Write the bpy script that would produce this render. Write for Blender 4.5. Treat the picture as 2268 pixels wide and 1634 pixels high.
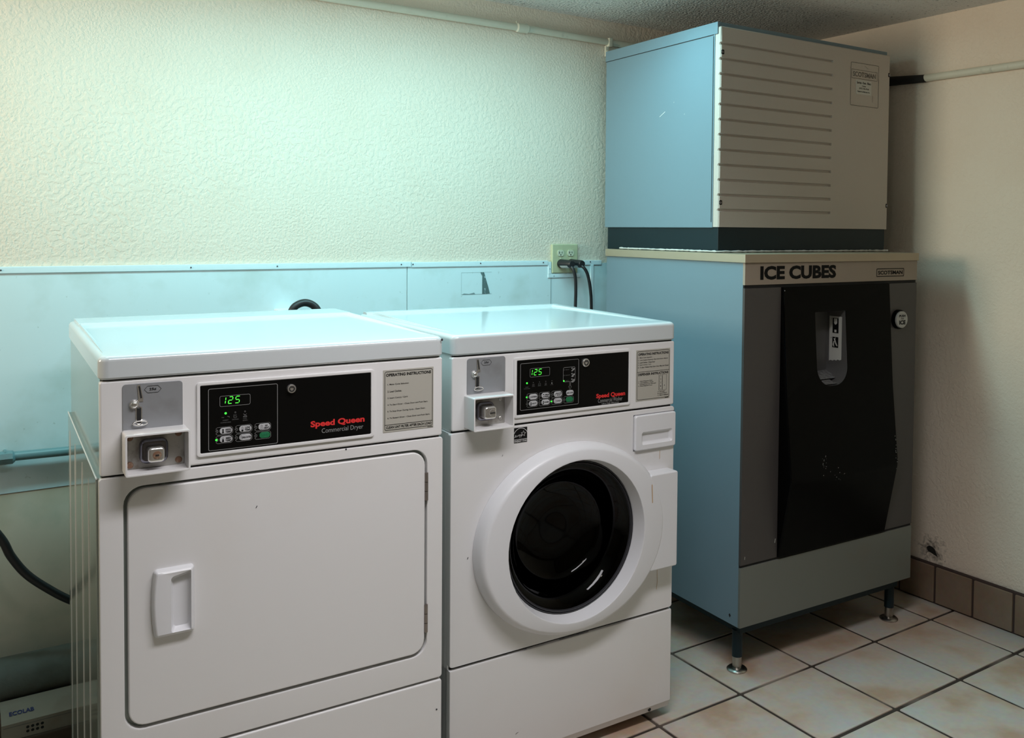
import bpy, bmesh, math, random
from mathutils import Vector, Matrix
random.seed(7)
for o in list(bpy.data.objects): bpy.data.objects.remove(o)
S = bpy.context.scene
COL = S.collection

# ------------------------------------------------------------------ camera
CAM = Vector((0.05264, -2.84301, 1.36819))
YAW, PITCH, ROLL, F, CX, CY = -0.6075, -0.0336, 0.0094, 2016.23, 1281.85, 578.64
fw = Vector((-math.sin(YAW)*math.cos(PITCH), math.cos(YAW)*math.cos(PITCH), math.sin(PITCH)))
rt = Vector((math.cos(YAW), math.sin(YAW), 0)); up = rt.cross(fw)
R_ = math.cos(ROLL)*rt + math.sin(ROLL)*up
U_ = -math.sin(ROLL)*rt + math.cos(ROLL)*up
cd = bpy.data.cameras.new('camera'); cam = bpy.data.objects.new('camera', cd); COL.objects.link(cam)
cd.sensor_fit = 'HORIZONTAL'; cd.sensor_width = 36; cd.lens = F*36/2268
cd.shift_x = (1134-CX)/2268; cd.shift_y = (CY-817)/2268; cd.clip_start = .05
cam.matrix_world = Matrix(((R_.x, U_.x, -fw.x, CAM.x), (R_.y, U_.y, -fw.y, CAM.y), (R_.z, U_.z, -fw.z, CAM.z), (0, 0, 0, 1)))
S.camera = cam
# ------------------------------------------------------------------ light, exposure
S.view_settings.view_transform = 'Standard'; S.view_settings.look = 'None'
S.view_settings.exposure = 0.0; S.view_settings.gamma = 1.0
W = bpy.data.worlds.new('world'); S.world = W; W.use_nodes = True
W.node_tree.nodes['Background'].inputs[0].default_value = (.5, .48, .45, 1)
W.node_tree.nodes['Background'].inputs[1].default_value = 0.02
def area(name, loc, aim, sx, sy, watt, col, spread=180):
    l = bpy.data.lights.new(name, 'AREA'); l.shape = 'RECTANGLE'; l.size = sx; l.size_y = sy
    l.energy = watt; l.color = col; l.spread = math.radians(spread)
    o = bpy.data.objects.new(name, l); COL.objects.link(o); o.location = loc
    o.rotation_euler = (Vector(aim)-Vector(loc)).to_track_quat('-Z', 'Y').to_euler()
    return o
# cool fluorescent strip under the ceiling above the machines
area('cool_ceiling_lamp', (1.0, -.64, 2.10), (1.0, -.64, 0), 1.8, .16, 20, (.43, .93, 1.0))
sl = bpy.data.lights.new('cool_lamp_spill', 'POINT'); sl.energy = 2.6; sl.color = (.5, .93, 1); sl.shadow_soft_size = .06
so = bpy.data.objects.new('cool_lamp_spill', sl); COL.objects.link(so); so.location = (1.25, -.78, 2.02)  # added point fill near the strip, brightens ceiling and right part of wall
# neutral louvred ceiling fixture in the middle of the room
area('neutral_ceiling_lamp', (.9, -1.85, 2.12), (.9, -1.75, .6), 1.2,   .25, 15, (.985, .965, 1), 135)
# daylight from the doorway at the left end of the room
area('doorway_light', (-1.2, -.45, 1.65), (3, -.45, 1.72), .5, .8, 9, (1, .86, .66), 84)
# added weak point fill without a fixture, lifts ceiling and ice maker front
pl = bpy.data.lights.new('hanging_bulb', 'POINT'); pl.energy = 2.5; pl.color = (1, .9, .8); pl.shadow_soft_size = .05
po = bpy.data.objects.new('hanging_bulb', pl); COL.objects.link(po); po.location = (.7, -2.0, 1.98)

# ------------------------------------------------------------------ materials
def mat(name, col, rough=.5, metal=0., spec=.5, bump=None, var=None, emit=None, coat=0.):
    m = bpy.data.materials.new(name); m.use_nodes = True
    nt = m.node_tree; b = nt.nodes['Principled BSDF']
    b.inputs['Base Color'].default_value = (*col, 1); b.inputs['Roughness'].default_value = rough
    b.inputs['Metallic'].default_value = metal; b.inputs['Specular IOR Level'].default_value = spec
    b.inputs['Coat Weight'].default_value = coat
    if emit:
        b.inputs['Emission Color'].default_value = (*emit[0], 1); b.inputs['Emission Strength'].default_value = emit[1]
    tc = None
    if bump or var:
        tc = nt.nodes.new('ShaderNodeTexCoord')
    if bump:                                   # (scale, strength, distance, detail)
        n = nt.nodes.new('ShaderNodeTexNoise'); n.inputs['Scale'].default_value = bump[0]
        n.inputs['Detail'].default_value = bump[3] if len(bump) > 3 else 3
        nt.links.new(tc.outputs['Object'], n.inputs['Vector'])
        bp = nt.nodes.new('ShaderNodeBump'); bp.inputs['Strength'].default_value = bump[1]; bp.inputs['Distance'].default_value = bump[2]
        nt.links.new(n.outputs['Fac'], bp.inputs['Height']); nt.links.new(bp.outputs['Normal'], b.inputs['Normal'])
    if var:                                    # list of (colour, noise scale, lo, hi, amount)
        src = None
        for (c2, sc, lo, hi, am) in var:
            n = nt.nodes.new('ShaderNodeTexNoise'); n.inputs['Scale'].default_value = sc; n.inputs['Detail'].default_value = 5
            nt.links.new(tc.outputs['Object'], n.inputs['Vector'])
            r = nt.nodes.new('ShaderNodeMapRange'); r.inputs[1].default_value = lo; r.inputs[2].default_value = hi
            r.inputs[3].default_value = 0; r.inputs[4].default_value = am
            nt.links.new(n.outputs['Fac'], r.inputs[0])
            mx = nt.nodes.new('ShaderNodeMix'); mx.data_type = 'RGBA'
            nt.links.new(r.outputs[0], mx.inputs[0])
            if src: nt.links.new(src, mx.inputs[6])
            else: mx.inputs[6].default_value = (*col, 1)
            mx.inputs[7].default_value = (*c2, 1); src = mx.outputs[2]
        nt.links.new(src, b.inputs['Base Color'])
    return m
M = {}
M['enamel'] = mat('white_enamel', (.78, .77, .775), .22, spec=.5, bump=(420, .04, .0006), var=[((.74, .70, .66), 3.0, .55, .8, .5)])
M['side'] = mat('grey_white_side_enamel', (.27, .31, .28), .12, spec=.6)  # white enamel of the dryer sides, with shade put into the colour
M['lid'] = mat('white_lid_enamel', (.61, .65, .67), .12, spec=.6)
M['plastic'] = mat('white_plastic', (.76, .76, .79), .35)
M['gap'] = mat('dark_gap', (.012, .012, .012), .8)
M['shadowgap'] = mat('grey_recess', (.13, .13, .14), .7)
M['steel_plate'] = mat('grey_plate', (.33, .34, .36), .38, metal=.3, var=[((.24, .24, .24), 18, .55, .75, .6)])
M['chrome'] = mat('chrome', (.82, .81, .79), .2, metal=.86)
M['worn'] = mat('worn_zinc', (.5, .49, .46), .42, metal=.7, bump=(160, .3, .001), var=[((.22, .19, .16), 35, .5, .7, .8)])
M['darkchrome'] = mat('dark_chrome', (.22, .22, .26), .2, metal=1)
M['rust'] = mat('rusty_screw', (.25, .14, .09), .6, metal=.4, var=[((.4, .32, .24), 150, .5, .65, .7)])
M['blackpanel'] = mat('black_panel', (.003, .003, .003), .3, spec=.2)
M['black'] = mat('black_rubber', (.012, .012, .014), .4)
M['blackprint'] = mat('black_print', (.008, .008, .008), .6, spec=.1)
M['greyprint'] = mat('grey_print', (.3, .3, .3), .6)
M['dimprint'] = mat('dim_grey_print', (.12, .12, .12), .6)
M['whiteprint'] = mat('white_print', (.7, .7, .7), .6)
M['red'] = mat('red_print', (.75, .03, .03), .5)
M['green'] = mat('green_button', (.01, .16, .06), .5)
M['greenprint'] = mat('green_button_print', (.02, .25, .13), .5)
M['led'] = mat('green_led', (.0, .3, .02), .4, emit=((.06, 1, .06), 1.6))
M['digit'] = mat('green_digit', (.0, .3, .02), .4, emit=((.1, 1, .07), 1.5))
M['ledoff'] = mat('unlit_led', (.07, .07, .07), .4)
M['pill'] = mat('button_grey', (.5, .5, .52), .5)
M['label'] = mat('label_plate', (.47, .45, .40), .5, metal=.1)
M['hinge'] = mat('hinge_metal', (.3, .26, .24), .4, metal=.8)
M['drum'] = mat('drum_steel', (.02, .02, .022), .35, metal=.8)
M['gasket'] = mat('grey_gasket', (.03, .03, .035), .35)
M['binside'] = mat('blue_grey_sheet_metal', (.17, .25, .30), .42, spec=.4, bump=(300, .15, .0006))
M['binfront'] = mat('taupe_panel', (.062, .055, .053), .5, bump=(260, .2, .0006))
M['binband'] = mat('beige_grey_band', (.33, .27, .215), .5, bump=(260, .15, .0005))
M['binkick'] = mat('brushed_kick_panel', (.185, .195, .175), .45, metal=.25, var=[((.2, .16, .12), 6, .55, .8, .5)])
M['slab'] = mat('aluminium_trim', (.43, .36, .265), .45, metal=.35, var=[((.4, .34, .24), 8, .45, .75, .5)])
M['makerfront'] = mat('taupe_textured_plastic', (.54, .485, .435), .45, bump=(230, .5, .0012))
M['makerback'] = mat('dark_skirt', (.008, .020, .026), .4, spec=.25)
M['emboss'] = mat('embossed_badge', (.17, .155, .14), .5)
M['foam'] = mat('white_sealant', (.62, .62, .6), .7, bump=(80, .6, .004))
M['niche'] = mat('grey_chute_plastic', (.11, .107, .105), .35, bump=(60, .3, .003))
M['ice'] = mat('wet_chute_floor', (.2, .2, .2), .2, bump=(70, 1, .01))
M['cap'] = mat('button_cap', (.42, .42, .40), .4)
M['sticker'] = mat('white_sticker', (.60, .60, .56), .5)
M['foot'] = mat('steel_foot', (.45, .43, .40), .3, metal=1, var=[((.2, .17, .14), 40, .45, .7, .8)])
M['ivory'] = mat('ivory_plastic', (.55, .56, .36), .4)
M['ivory2'] = mat('ivory_receptacle', (.68, .68, .52), .35)
M['plugbase'] = mat('plug_grey_face', (.45, .5, .5), .3)  # light reflected by the plug underside, put into a pale colour
M['pipe'] = mat('painted_pipe', (.66, .63, .52), .5, bump=(60, .2, .002), var=[((.35, .33, .28), 25, .62, .75, .6)])
M['cpipe'] = mat('painted_water_pipe', (.14, .26, .28), .35, var=[((.12, .12, .1), 12, .5, .75, .7)])
M['duct'] = mat('grey_duct', (.13, .145, .13), .7, bump=(40, .5, .004), var=[((.1, .11, .09), 20, .45, .65, .7)])
M['trap'] = mat('beige_trap_box', (.32, .28, .23), .5, var=[((.25, .2, .16), 14, .5, .75, .6)])
M['blueprint'] = mat('blue_print', (.02, .03, .15), .6)
M['ghost'] = mat('sticker_residue', (.10, .16, .16), .6, var=[((.4, .5, .52), 90, .62, .66, .9)])
M['ghostline'] = mat('sticker_outline', (.22, .30, .31), .6)
M['foamsleeve'] = mat('black_pipe_sleeve', (.01, .009, .008), .8)
M['brown'] = mat('brown_curb', (.10, .065, .045), .7, var=[((.05, .03, .02), 9, .4, .7, .7)])
M['hole'] = mat('dark_hole', (.01, .008, .006), .9)
M['stain'] = mat('rust_stain', (.55, .36, .18), .5)
M['chip'] = mat('paint_chip', (.05, .05, .06), .6)

def wall_mat(name, col, extra=None):
    m = bpy.data.materials.new(name); m.use_nodes = True; nt = m.node_tree; N = nt.nodes; L = nt.links
    b = N['Principled BSDF']; b.inputs['Roughness'].default_value = .75; b.inputs['Specular IOR Level'].default_value = .25
    tc = N.new('ShaderNodeTexCoord')
    def noise(sc, det=3, dist=0.):
        n = N.new('ShaderNodeTexNoise'); n.inputs['Scale'].default_value = sc; n.inputs['Detail'].default_value = det
        n.inputs['Distortion'].default_value = dist; L.new(tc.outputs['Object'], n.inputs['Vector']); return n
    a = noise(125, 2, .15); c = noise(70, 3, .2)
    r1 = N.new('ShaderNodeMapRange'); r1.inputs[1].default_value = .40; r1.inputs[2].default_value = .60; L.new(a.outputs['Fac'], r1.inputs[0])
    r2 = N.new('ShaderNodeMapRange'); r2.inputs[1].default_value = .42; r2.inputs[2].default_value = .56; L.new(c.outputs['Fac'], r2.inputs[0])
    big = noise(1.6, 2); r3 = N.new('ShaderNodeMapRange'); r3.inputs[1].default_value = .42; r3.inputs[2].default_value = .6; L.new(big.outputs['Fac'], r3.inputs[0])
    mx = N.new('ShaderNodeMix'); L.new(r3.outputs[0], mx.inputs[0]); L.new(r1.outputs[0], mx.inputs[2]); L.new(r2.outputs[0], mx.inputs[3])
    bp = N.new('ShaderNodeBump'); bp.inputs['Strength'].default_value = .4; bp.inputs['Distance'].default_value = .0024
    L.new(mx.outputs[0], bp.inputs['Height']); L.new(bp.outputs['Normal'], b.inputs['Normal'])
    v = noise(5, 4); rv = N.new('ShaderNodeMapRange'); rv.inputs[1].default_value = .45; rv.inputs[2].default_value = .75; rv.inputs[4].default_value = .35
    L.new(v.outputs['Fac'], rv.inputs[0])
    cm = N.new('ShaderNodeMix'); cm.data_type = 'RGBA'; L.new(rv.outputs[0], cm.inputs[0])
    cm.inputs[6].default_value = (*col, 1); cm.inputs[7].default_value = (col[0]*.93, col[1]*.88, col[2]*.84, 1)
    out = cm.outputs[2]
    if extra:                                  # soot round the hole low on the right wall: (centre, radius)
        g = N.new('ShaderNodeNewGeometry'); d = N.new('ShaderNodeVectorMath'); d.operation = 'DISTANCE'
        L.new(g.outputs['Position'], d.inputs[0]); d.inputs[1].default_value = extra[0]
        nn = noise(45, 5, 1.5); ad = N.new('ShaderNodeMath'); ad.operation = 'MULTIPLY_ADD'
        L.new(nn.outputs['Fac'], ad.inputs[0]); ad.inputs[1].default_value = .16; L.new(d.outputs['Value'], ad.inputs[2])
        rr_ = N.new('ShaderNodeMapRange'); rr_.inputs[1].default_value = extra[1]*.9; rr_.inputs[2].default_value = extra[1]*1.6
        rr_.inputs[3].default_value = .85; rr_.inputs[4].default_value = 0; L.new(ad.outputs[0], rr_.inputs[0])
        c2 = N.new('ShaderNodeMix'); c2.data_type = 'RGBA'; L.new(rr_.outputs[0], c2.inputs[0]); L.new(out, c2.inputs[6]); c2.inputs[7].default_value = (.05, .035, .025, 1)
        out = c2.outputs[2]
    L.new(out, b.inputs['Base Color']); return m
PAINT = (.82, .70, .58)
M['wall'] = wall_mat('cream_textured_paint', PAINT)
M['wallr'] = wall_mat('cream_textured_paint_with_soot', PAINT, ((3.059, -.845, .19), .085))
M['wallfar'] = wall_mat('brown_far_paint', (.30, .22, .16))  # unseen walls coloured dark to cut bounced light
M['ceiling'] = mat('popcorn_ceiling', (.78, .76, .72), .9, spec=.1, bump=(110, 1, .012), var=[((.2, .19, .18), 90, .62, .70, .8)])
M['panel'] = mat('pale_blue_wall_panel', (.70, .84, .87), .38, spec=.4, var=[((.50, .60, .56), 7, .52, .75, .55), ((.35, .45, .42), 60, .70, .76, .5)])
M['lowerboard'] = mat('cream_smooth_board', (.72, .62, .50), .6, var=[((.50, .36, .20), 4, .58, .8, .6), ((.45, .47, .36), 9, .5, .75, .5)])
M['paneltrim'] = mat('pale_blue_trim', (.72, .86, .90), .4)

def tile_mat(name, c1, c2, c3, rough):
    m = bpy.data.materials.new(name); m.use_nodes = True; nt = m.node_tree; N = nt.nodes; L = nt.links
    b = N['Principled BSDF']; b.inputs['Roughness'].default_value = rough; b.inputs['Specular IOR Level'].default_value = .4
    tc = N.new('ShaderNodeTexCoord'); at = N.new('ShaderNodeAttribute'); at.attribute_name = 'tile_offset'
    ad = N.new('ShaderNodeVectorMath'); ad.operation = 'MULTIPLY_ADD'; L.new(at.outputs['Color'], ad.inputs[0]); ad.inputs[1].default_value = (9, 9, 9); L.new(tc.outputs['Object'], ad.inputs[2])
    n = N.new('ShaderNodeTexNoise'); n.inputs['Scale'].default_value = 6; n.inputs['Detail'].default_value = 5; L.new(ad.outputs[0], n.inputs['Vector'])
    r = N.new('ShaderNodeValToRGB'); e = r.color_ramp.elements
    e[0].position = .34; e[0].color = (*c3, 1); e[1].position = .66; e[1].color = (*c2, 1)
    k = e.new(.5); k.color = (*c1, 1)
    L.new(n.outputs['Fac'], r.inputs['Fac'])
    n2 = N.new('ShaderNodeTexNoise'); n2.inputs['Scale'].default_value = 55; n2.inputs['Detail'].default_value = 3; L.new(ad.outputs[0], n2.inputs['Vector'])
    mx = N.new('ShaderNodeMix'); mx.data_type = 'RGBA'; mx.blend_type = 'MULTIPLY'; mx.inputs[0].default_value = .25
    L.new(r.outputs['Color'], mx.inputs[6]); L.new(n2.outputs['Color'], mx.inputs[7]); L.new(mx.outputs[2], b.inputs['Base Color'])
    bp = N.new('ShaderNodeBump'); bp.inputs['Strength'].default_value = .2; bp.inputs['Distance'].default_value = .002
    L.new(n2.outputs['Fac'], bp.inputs['Height']); L.new(bp.outputs['Normal'], b.inputs['Normal'])
    return m
M['tile'] = tile_mat('beige_floor_tile', (.66, .56, .47), (.56, .40, .29), (.62, .60, .56), .42)
M['basetile'] = tile_mat('brown_base_tile', (.25, .175, .12), (.20, .13, .085), (.28, .21, .155), .5)
M['grout'] = mat('dark_grout', (.04, .028, .022), .9, var=[((.28, .22, .18), 4, .52, .68, .8)])
M['bgrout'] = mat('brown_grout', (.05, .03, .025), .9)

def glass_mat():
    m = bpy.data.materials.new('dark_door_glass'); m.use_nodes = True; nt = m.node_tree; N = nt.nodes; L = nt.links
    N.remove(N['Principled BSDF']); out = N['Material Output']
    t = N.new('ShaderNodeBsdfTransparent'); t.inputs[0].default_value = (.03, .03, .033, 1)
    g = N.new('ShaderNodeBsdfGlossy'); g.inputs['Roughness'].default_value = .03
    f = N.new('ShaderNodeFresnel'); f.inputs[0].default_value = 1.28
    x = N.new('ShaderNodeMixShader'); L.new(f.outputs[0], x.inputs[0]); L.new(t.outputs[0], x.inputs[1]); L.new(g.outputs[0], x.inputs[2]); L.new(x.outputs[0], out.inputs['Surface'])
    return m
M['glass'] = glass_mat()
M['glossblack'] = mat('gloss_black_plastic', (.002, .002, .002), .3, spec=.06)

# ------------------------------------------------------------------ mesh builder
def rr(x0, x1, z0, z1, r, n=5):
    """rounded rectangle outline (x, z), counter-clockwise from bottom right"""
    r = max(1e-5, min(r, (x1-x0)/2-1e-5, (z1-z0)/2-1e-5)); pts = []
    for k, (cx, cz) in enumerate(((x1-r, z0+r), (x1-r, z1-r), (x0+r, z1-r), (x0+r, z0+r))):
        for j in range(n+1):
            a = math.radians(-90+90*k+90*j/n); pts.append((cx+r*math.cos(a), cz+r*math.sin(a)))
    return pts
def ell(cx, cz, a, b, n=5):
    """ellipse with the same point count and order as rr()"""
    pts = []
    for k in range(4):
        for j in range(n+1):
            t = math.radians(-90+90*k+90*(j+.5)/(n+1)); pts.append((cx+a*math.cos(t), cz+b*math.sin(t)))
    return pts
class MB:
    def __init__(s): s.bm = bmesh.new()
    def loft(s, loops, cap0=True, cap1=True, mi=0):
        vs = [[s.bm.verts.new(p) for p in lp] for lp in loops]; n = len(vs[0])
        for a, b in zip(vs, vs[1:]):
            for i in range(n):
                f = s.bm.faces.new((a[i], a[(i+1) % n], b[(i+1) % n], b[i])); f.material_index = mi
        if cap0: s.bm.faces.new(vs[0][::-1]).material_index = mi
        if cap1: s.bm.faces.new(vs[-1]).material_index = mi
        return s
    def box(s, x0, x1, y0, y1, z0, z1, bev=0, seg=2, mi=0):
        v = [s.bm.verts.new(p) for p in ((x0, y0, z0), (x1, y0, z0), (x1, y1, z0), (x0, y1, z0), (x0, y0, z1), (x1, y0, z1), (x1, y1, z1), (x0, y1, z1))]
        fs = [s.bm.faces.new([v[i] for i in q]) for q in ((3, 2, 1, 0), (4, 5, 6, 7), (0, 1, 5, 4), (1, 2, 6, 5), (2, 3, 7, 6), (3, 0, 4, 7))]
        for f in fs: f.material_index = mi
        if bev:
            es = list({e for f in fs for e in f.edges})
            r = bmesh.ops.bevel(s.bm, geom=es, offset=bev, segments=seg, affect='EDGES', profile=.5)
            for f in r['faces']: f.material_index = mi
        return s
    def slab(s, x0, x1, z0, z1, v0, v1, r=.004, b=.003, n=5, mi=0):
        """rounded slab whose face (at y=v0) looks towards -y"""
        lp = [[(x, v1, z) for x, z in rr(x0, x1, z0, z1, r, n)]]
        for k in range(4):
            a = math.pi/2*k/3; i = b*(1-math.cos(a)); d = b*(1-math.sin(a))
            lp.append([(x, v0+d, z) for x, z in rr(x0+i, x1-i, z0+i, z1-i, max(r-i, .0005), n)])
        return s.loft(lp, mi=mi)
    def frame(s, outer, inner, v0, v1, b=.002, back=None):
        """flat ring between two outlines; face at v0, outer wall to v1, inner wall to back"""
        back = v1 if back is None else back
        def sh(pts, k, other):
            return [(p[0]+(q[0]-p[0])*k, p[1]+(q[1]-p[1])*k) for p, q in zip(pts, other)]
        L = lambda pts, v: [(x, v, z) for x, z in pts]
        d = sum(math.dist(p, q) for p, q in zip(outer, inner))/len(outer); k = min(.4, b/d)
        return s.loft([L(outer, v1), L(outer, v0+b), L(sh(outer, k*.3, inner), v0+b*.3), L(sh(outer, k, inner), v0), L(sh(inner, k, outer), v0), L(sh(inner, k*.3, outer), v0+b*.3), L(inner, v0+b), L(inner, back)], False, False)
    def poly(s, pts, v, mi=0):
        f = s.bm.faces.new([s.bm.verts.new((x, v, z)) for x, z in pts]); f.material_index = mi; f.normal_update()
        if f.normal.y > 0: f.normal_flip()
        return s
    def disc(s, cx, cz, r, v, n=20, rz=None, mi=0):
        return s.poly([(cx+r*math.cos(2*math.pi*i/n), cz+(rz or r)*math.sin(2*math.pi*i/n)) for i in range(n)], v, mi)
    def strip(s, pts, w, v, closed=False, mi=0):
        P = [Vector((x, 0, z)) for x, z in pts]; n = len(P); lo, hi = [], []
        for i in range(n):
            a = P[(i-1) % n] if (closed or i > 0) else P[i]; b = P[(i+1) % n] if (closed or i < n-1) else P[i]
            t = (b-a); t = t.normalized() if t.length > 0 else Vector((1, 0, 0)); nn = Vector((-t.z, 0, t.x))*w/2
            lo.append(s.bm.verts.new((P[i].x-nn.x, v, P[i].z-nn.z))); hi.append(s.bm.verts.new((P[i].x+nn.x, v, P[i].z+nn.z)))
        for i in range(n if closed else n-1):
            j = (i+1) % n; f = s.bm.faces.new((lo[i], lo[j], hi[j], hi[i])); f.material_index = mi; f.normal_update()
            if f.normal.y > 0: f.normal_flip()
        return s
    def cyl(s, p0, p1, r0, r1=None, n=24, cap=True, mi=0):
        return s.tube([p0, p1], [r0, r0 if r1 is None else r1], n, cap, mi)
    def tube(s, pts, r, n=14, cap=True, mi=0):
        P = [Vector(p) for p in pts]; rs = r if isinstance(r, (list, tuple)) else [r]*len(P); loops = []; ref = None
        for i, p in enumerate(P):
            t = (P[min(i+1, len(P)-1)]-P[max(i-1, 0)])
            t = t.normalized() if t.length > 1e-9 else (P[-1]-P[0]).normalized()
            if ref is None: ref = Vector((0, 0, 1)) if abs(t.z) < .9 else Vector((1, 0, 0))
            a = (ref-t*ref.dot(t)).normalized(); ref = a; b = t.cross(a)
            loops.append([p+rs[i]*(math.cos(2*math.pi*k/n)*a+math.sin(2*math.pi*k/n)*b) for k in range(n)])
        return s.loft(loops, cap, cap, mi)
    def lathe(s, c, prof, n=32, cap0=True, cap1=True, mi=0):
        """rings about the y axis through c=(x, z): prof = [(radius, v)]"""
        return s.loft([[(c[0]+r*math.cos(2*math.pi*k/n), v, c[1]+r*math.sin(2*math.pi*k/n)) for k in range(n)] for r, v in prof], cap0, cap1, mi)
    def text(s, txt, x0, x1, z0, z1, v, bold=0., mi=0, shear=0., xf=None):
        """lettering stretched to the given box; plane x-z, facing -y (or xf maps (a, b) to 3D)"""
        c = bpy.data.curves.new('t', 'FONT'); c.body = txt; c.offset = bold; c.shear = shear; c.resolution_u = 3
        o = bpy.data.objects.new('t', c); COL.objects.link(o)
        bpy.context.view_layer.update(); dg = bpy.context.evaluated_depsgraph_get()
        me = bpy.data.meshes.new_from_object(o.evaluated_get(dg))
        bpy.data.objects.remove(o); bpy.data.curves.remove(c)
        if not len(me.vertices): return s
        xs = [q.co.x for q in me.vertices]; ys = [q.co.y for q in me.vertices]
        ax, bx, ay, by = min(xs), max(xs), min(ys), max(ys)
        if x1 is None: x1 = x0+(bx-ax)*(z1-z0)/(by-ay)
        vs = []
        for q in me.vertices:
            x = x0+(q.co.x-ax)/(bx-ax)*(x1-x0); z = z0+(q.co.y-ay)/(by-ay)*(z1-z0)
            vs.append(s.bm.verts.new(xf(x, z) if xf else (x, v, z)))
        for p in me.polygons:
            try:
                f = s.bm.faces.new([vs[i] for i in p.vertices]); f.material_index = mi
            except ValueError: pass
        bpy.data.meshes.remove(me); return s
    def build(s, name, mats, parent=None, ang=38, recalc=False):
        if recalc: bmesh.ops.recalc_face_normals(s.bm, faces=s.bm.faces)
        s.bm.normal_update()
        for e in s.bm.edges:
            if len(e.link_faces) == 2 and e.calc_face_angle(0) > math.radians(ang): e.smooth = False
        for f in s.bm.faces: f.smooth = True
        me = bpy.data.meshes.new(name); s.bm.to_mesh(me); s.bm.free()
        for m in (mats if isinstance(mats, (list, tuple)) else [mats]): me.materials.append(M[m])
        o = bpy.data.objects.new(name, me); COL.objects.link(o)
        w = o.modifiers.new('weighted_normal', 'WEIGHTED_NORMAL'); w.keep_sharp = True
        if parent: o.parent = parent
        return o
def thing(name, label, cat, loc=(0, 0, 0), rz=0., group=None):
    o = bpy.data.objects.new(name, None); COL.objects.link(o); o.location = loc; o.rotation_euler = (0, 0, rz)
    o.empty_display_size = .1; return tag(o, label, cat, group)
def tag(o, label, cat, group=None):
    o['label'] = label; o['category'] = cat
    if group: o['group'] = group
    return o
def struct(name, mb, mats, recalc=False):
    o = mb.build(name, mats, recalc=recalc); o['kind'] = 'structure'; return o
def each(name, m, parent, *boxes):
    return [MB().box(*b, .0012).build(name, m, parent) for b in boxes]
def spline(pts, k=6):
    P = [Vector(p) for p in pts]; out = []
    for i in range(len(P)-1):
        a, b, c, d = P[max(i-1, 0)], P[i], P[i+1], P[min(i+2, len(P)-1)]
        for j in range(k):
            t = j/k; out.append(.5*((2*b)+(c-a)*t+(2*a-5*b+4*c-d)*t*t+(3*b-a-3*c+d)*t**3))
    return out+[P[-1]]

# ------------------------------------------------------------------ the room
XL, XR, YF, ZC = -1.25, 3.059, -3.9, 2.174
struct('wall_back', MB().box(XL-.1, XR+.1, 0, .1, -.05, ZC+.05), 'wall')
struct('wall_right', MB().box(XR, XR+.1, YF, 0, -.05, ZC+.05), 'wallr')
struct('wall_left', MB().box(XL-.1, XL, YF, 0, -.05, ZC+.05), 'wallfar')
struct('wall_front', MB().box(XL-.1, XR+.1, YF-.1, YF, -.05, ZC+.05), 'wallfar')
struct('ceiling', MB().box(XL-.1, XR+.1, YF-.1, .1, ZC, ZC+.1), 'ceiling')
# floor: grout bed and bevelled tiles in one mesh
def tiles_mesh(name, cells, thick, mats, axis):
    mb = MB(); bm = mb.bm
    lay = bm.loops.layers.color.new('tile_offset')
    for (a0, a1, b0, b1) in cells:
        n0 = len(bm.faces); before = set(bm.faces)
        if axis == 'z': mb.box(a0, a1, b0, b1, -thick, 0, .004, 2)
        else: mb.box(XR-.012-thick, XR-.012, a0, a1, b0, b1, .004, 2)
        c = (random.random(), random.random(), random.random(), 1)
        for f in bm.faces:
            if f not in before:
                for l in f.loops: l[lay] = c
    return mb
GX, GY, GS = 1.9737, -.942, .3131
cells = []
for i in range(-11, 5):
    for j in range(-10, 4):
        g = .0052
        x0, x1 = GX+i*GS+g, GX+(i+1)*GS-g; y0, y1 = GY+j*GS+g, GY+(j+1)*GS-g
        if j == -1: y0 += .002
        x0, x1, y0, y1 = max(x0, XL), min(x1, XR), max(y0, YF), min(y1, 0)
        if x1-x0 > .02 and y1-y0 > .02: cells.append((x0, x1, y0, y1))
fl = tiles_mesh('floor', cells, .012, None, 'z')
fl.box(XL-.1, XR+.1, YF-.1, .1, -.06, -.0035, mi=1)
struct('floor', fl, ['tile', 'grout'])
bc = []
y = -.871+5*.1515
while y > -3.8:
    bc.append((y-.1515+.004, min(y-.004, -.001), .006, .140)); y -= .1515
bb = tiles_mesh('baseboard_right', [c for c in bc if c[1]-c[0] > .02], .010, None, 'x')
bb.box(XR-.016, XR, -3.9, 0, 0, .146, .003, 1, mi=1)
struct('baseboard_right', bb, ['basetile', 'bgrout'])
hb = MB()
hb.bm.faces.new([hb.bm.verts.new((XR-.0015, y_, z_)) for y_, z_ in ((-.822, .196), (-.832, .205), (-.845, .204), (-.856, .198), (-.862, .186), (-.868, .172), (-.855, .176), (-.842, .180), (-.828, .184))])
hb.build('hole', 'hole', bpy.data.objects['wall_right'])
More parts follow.
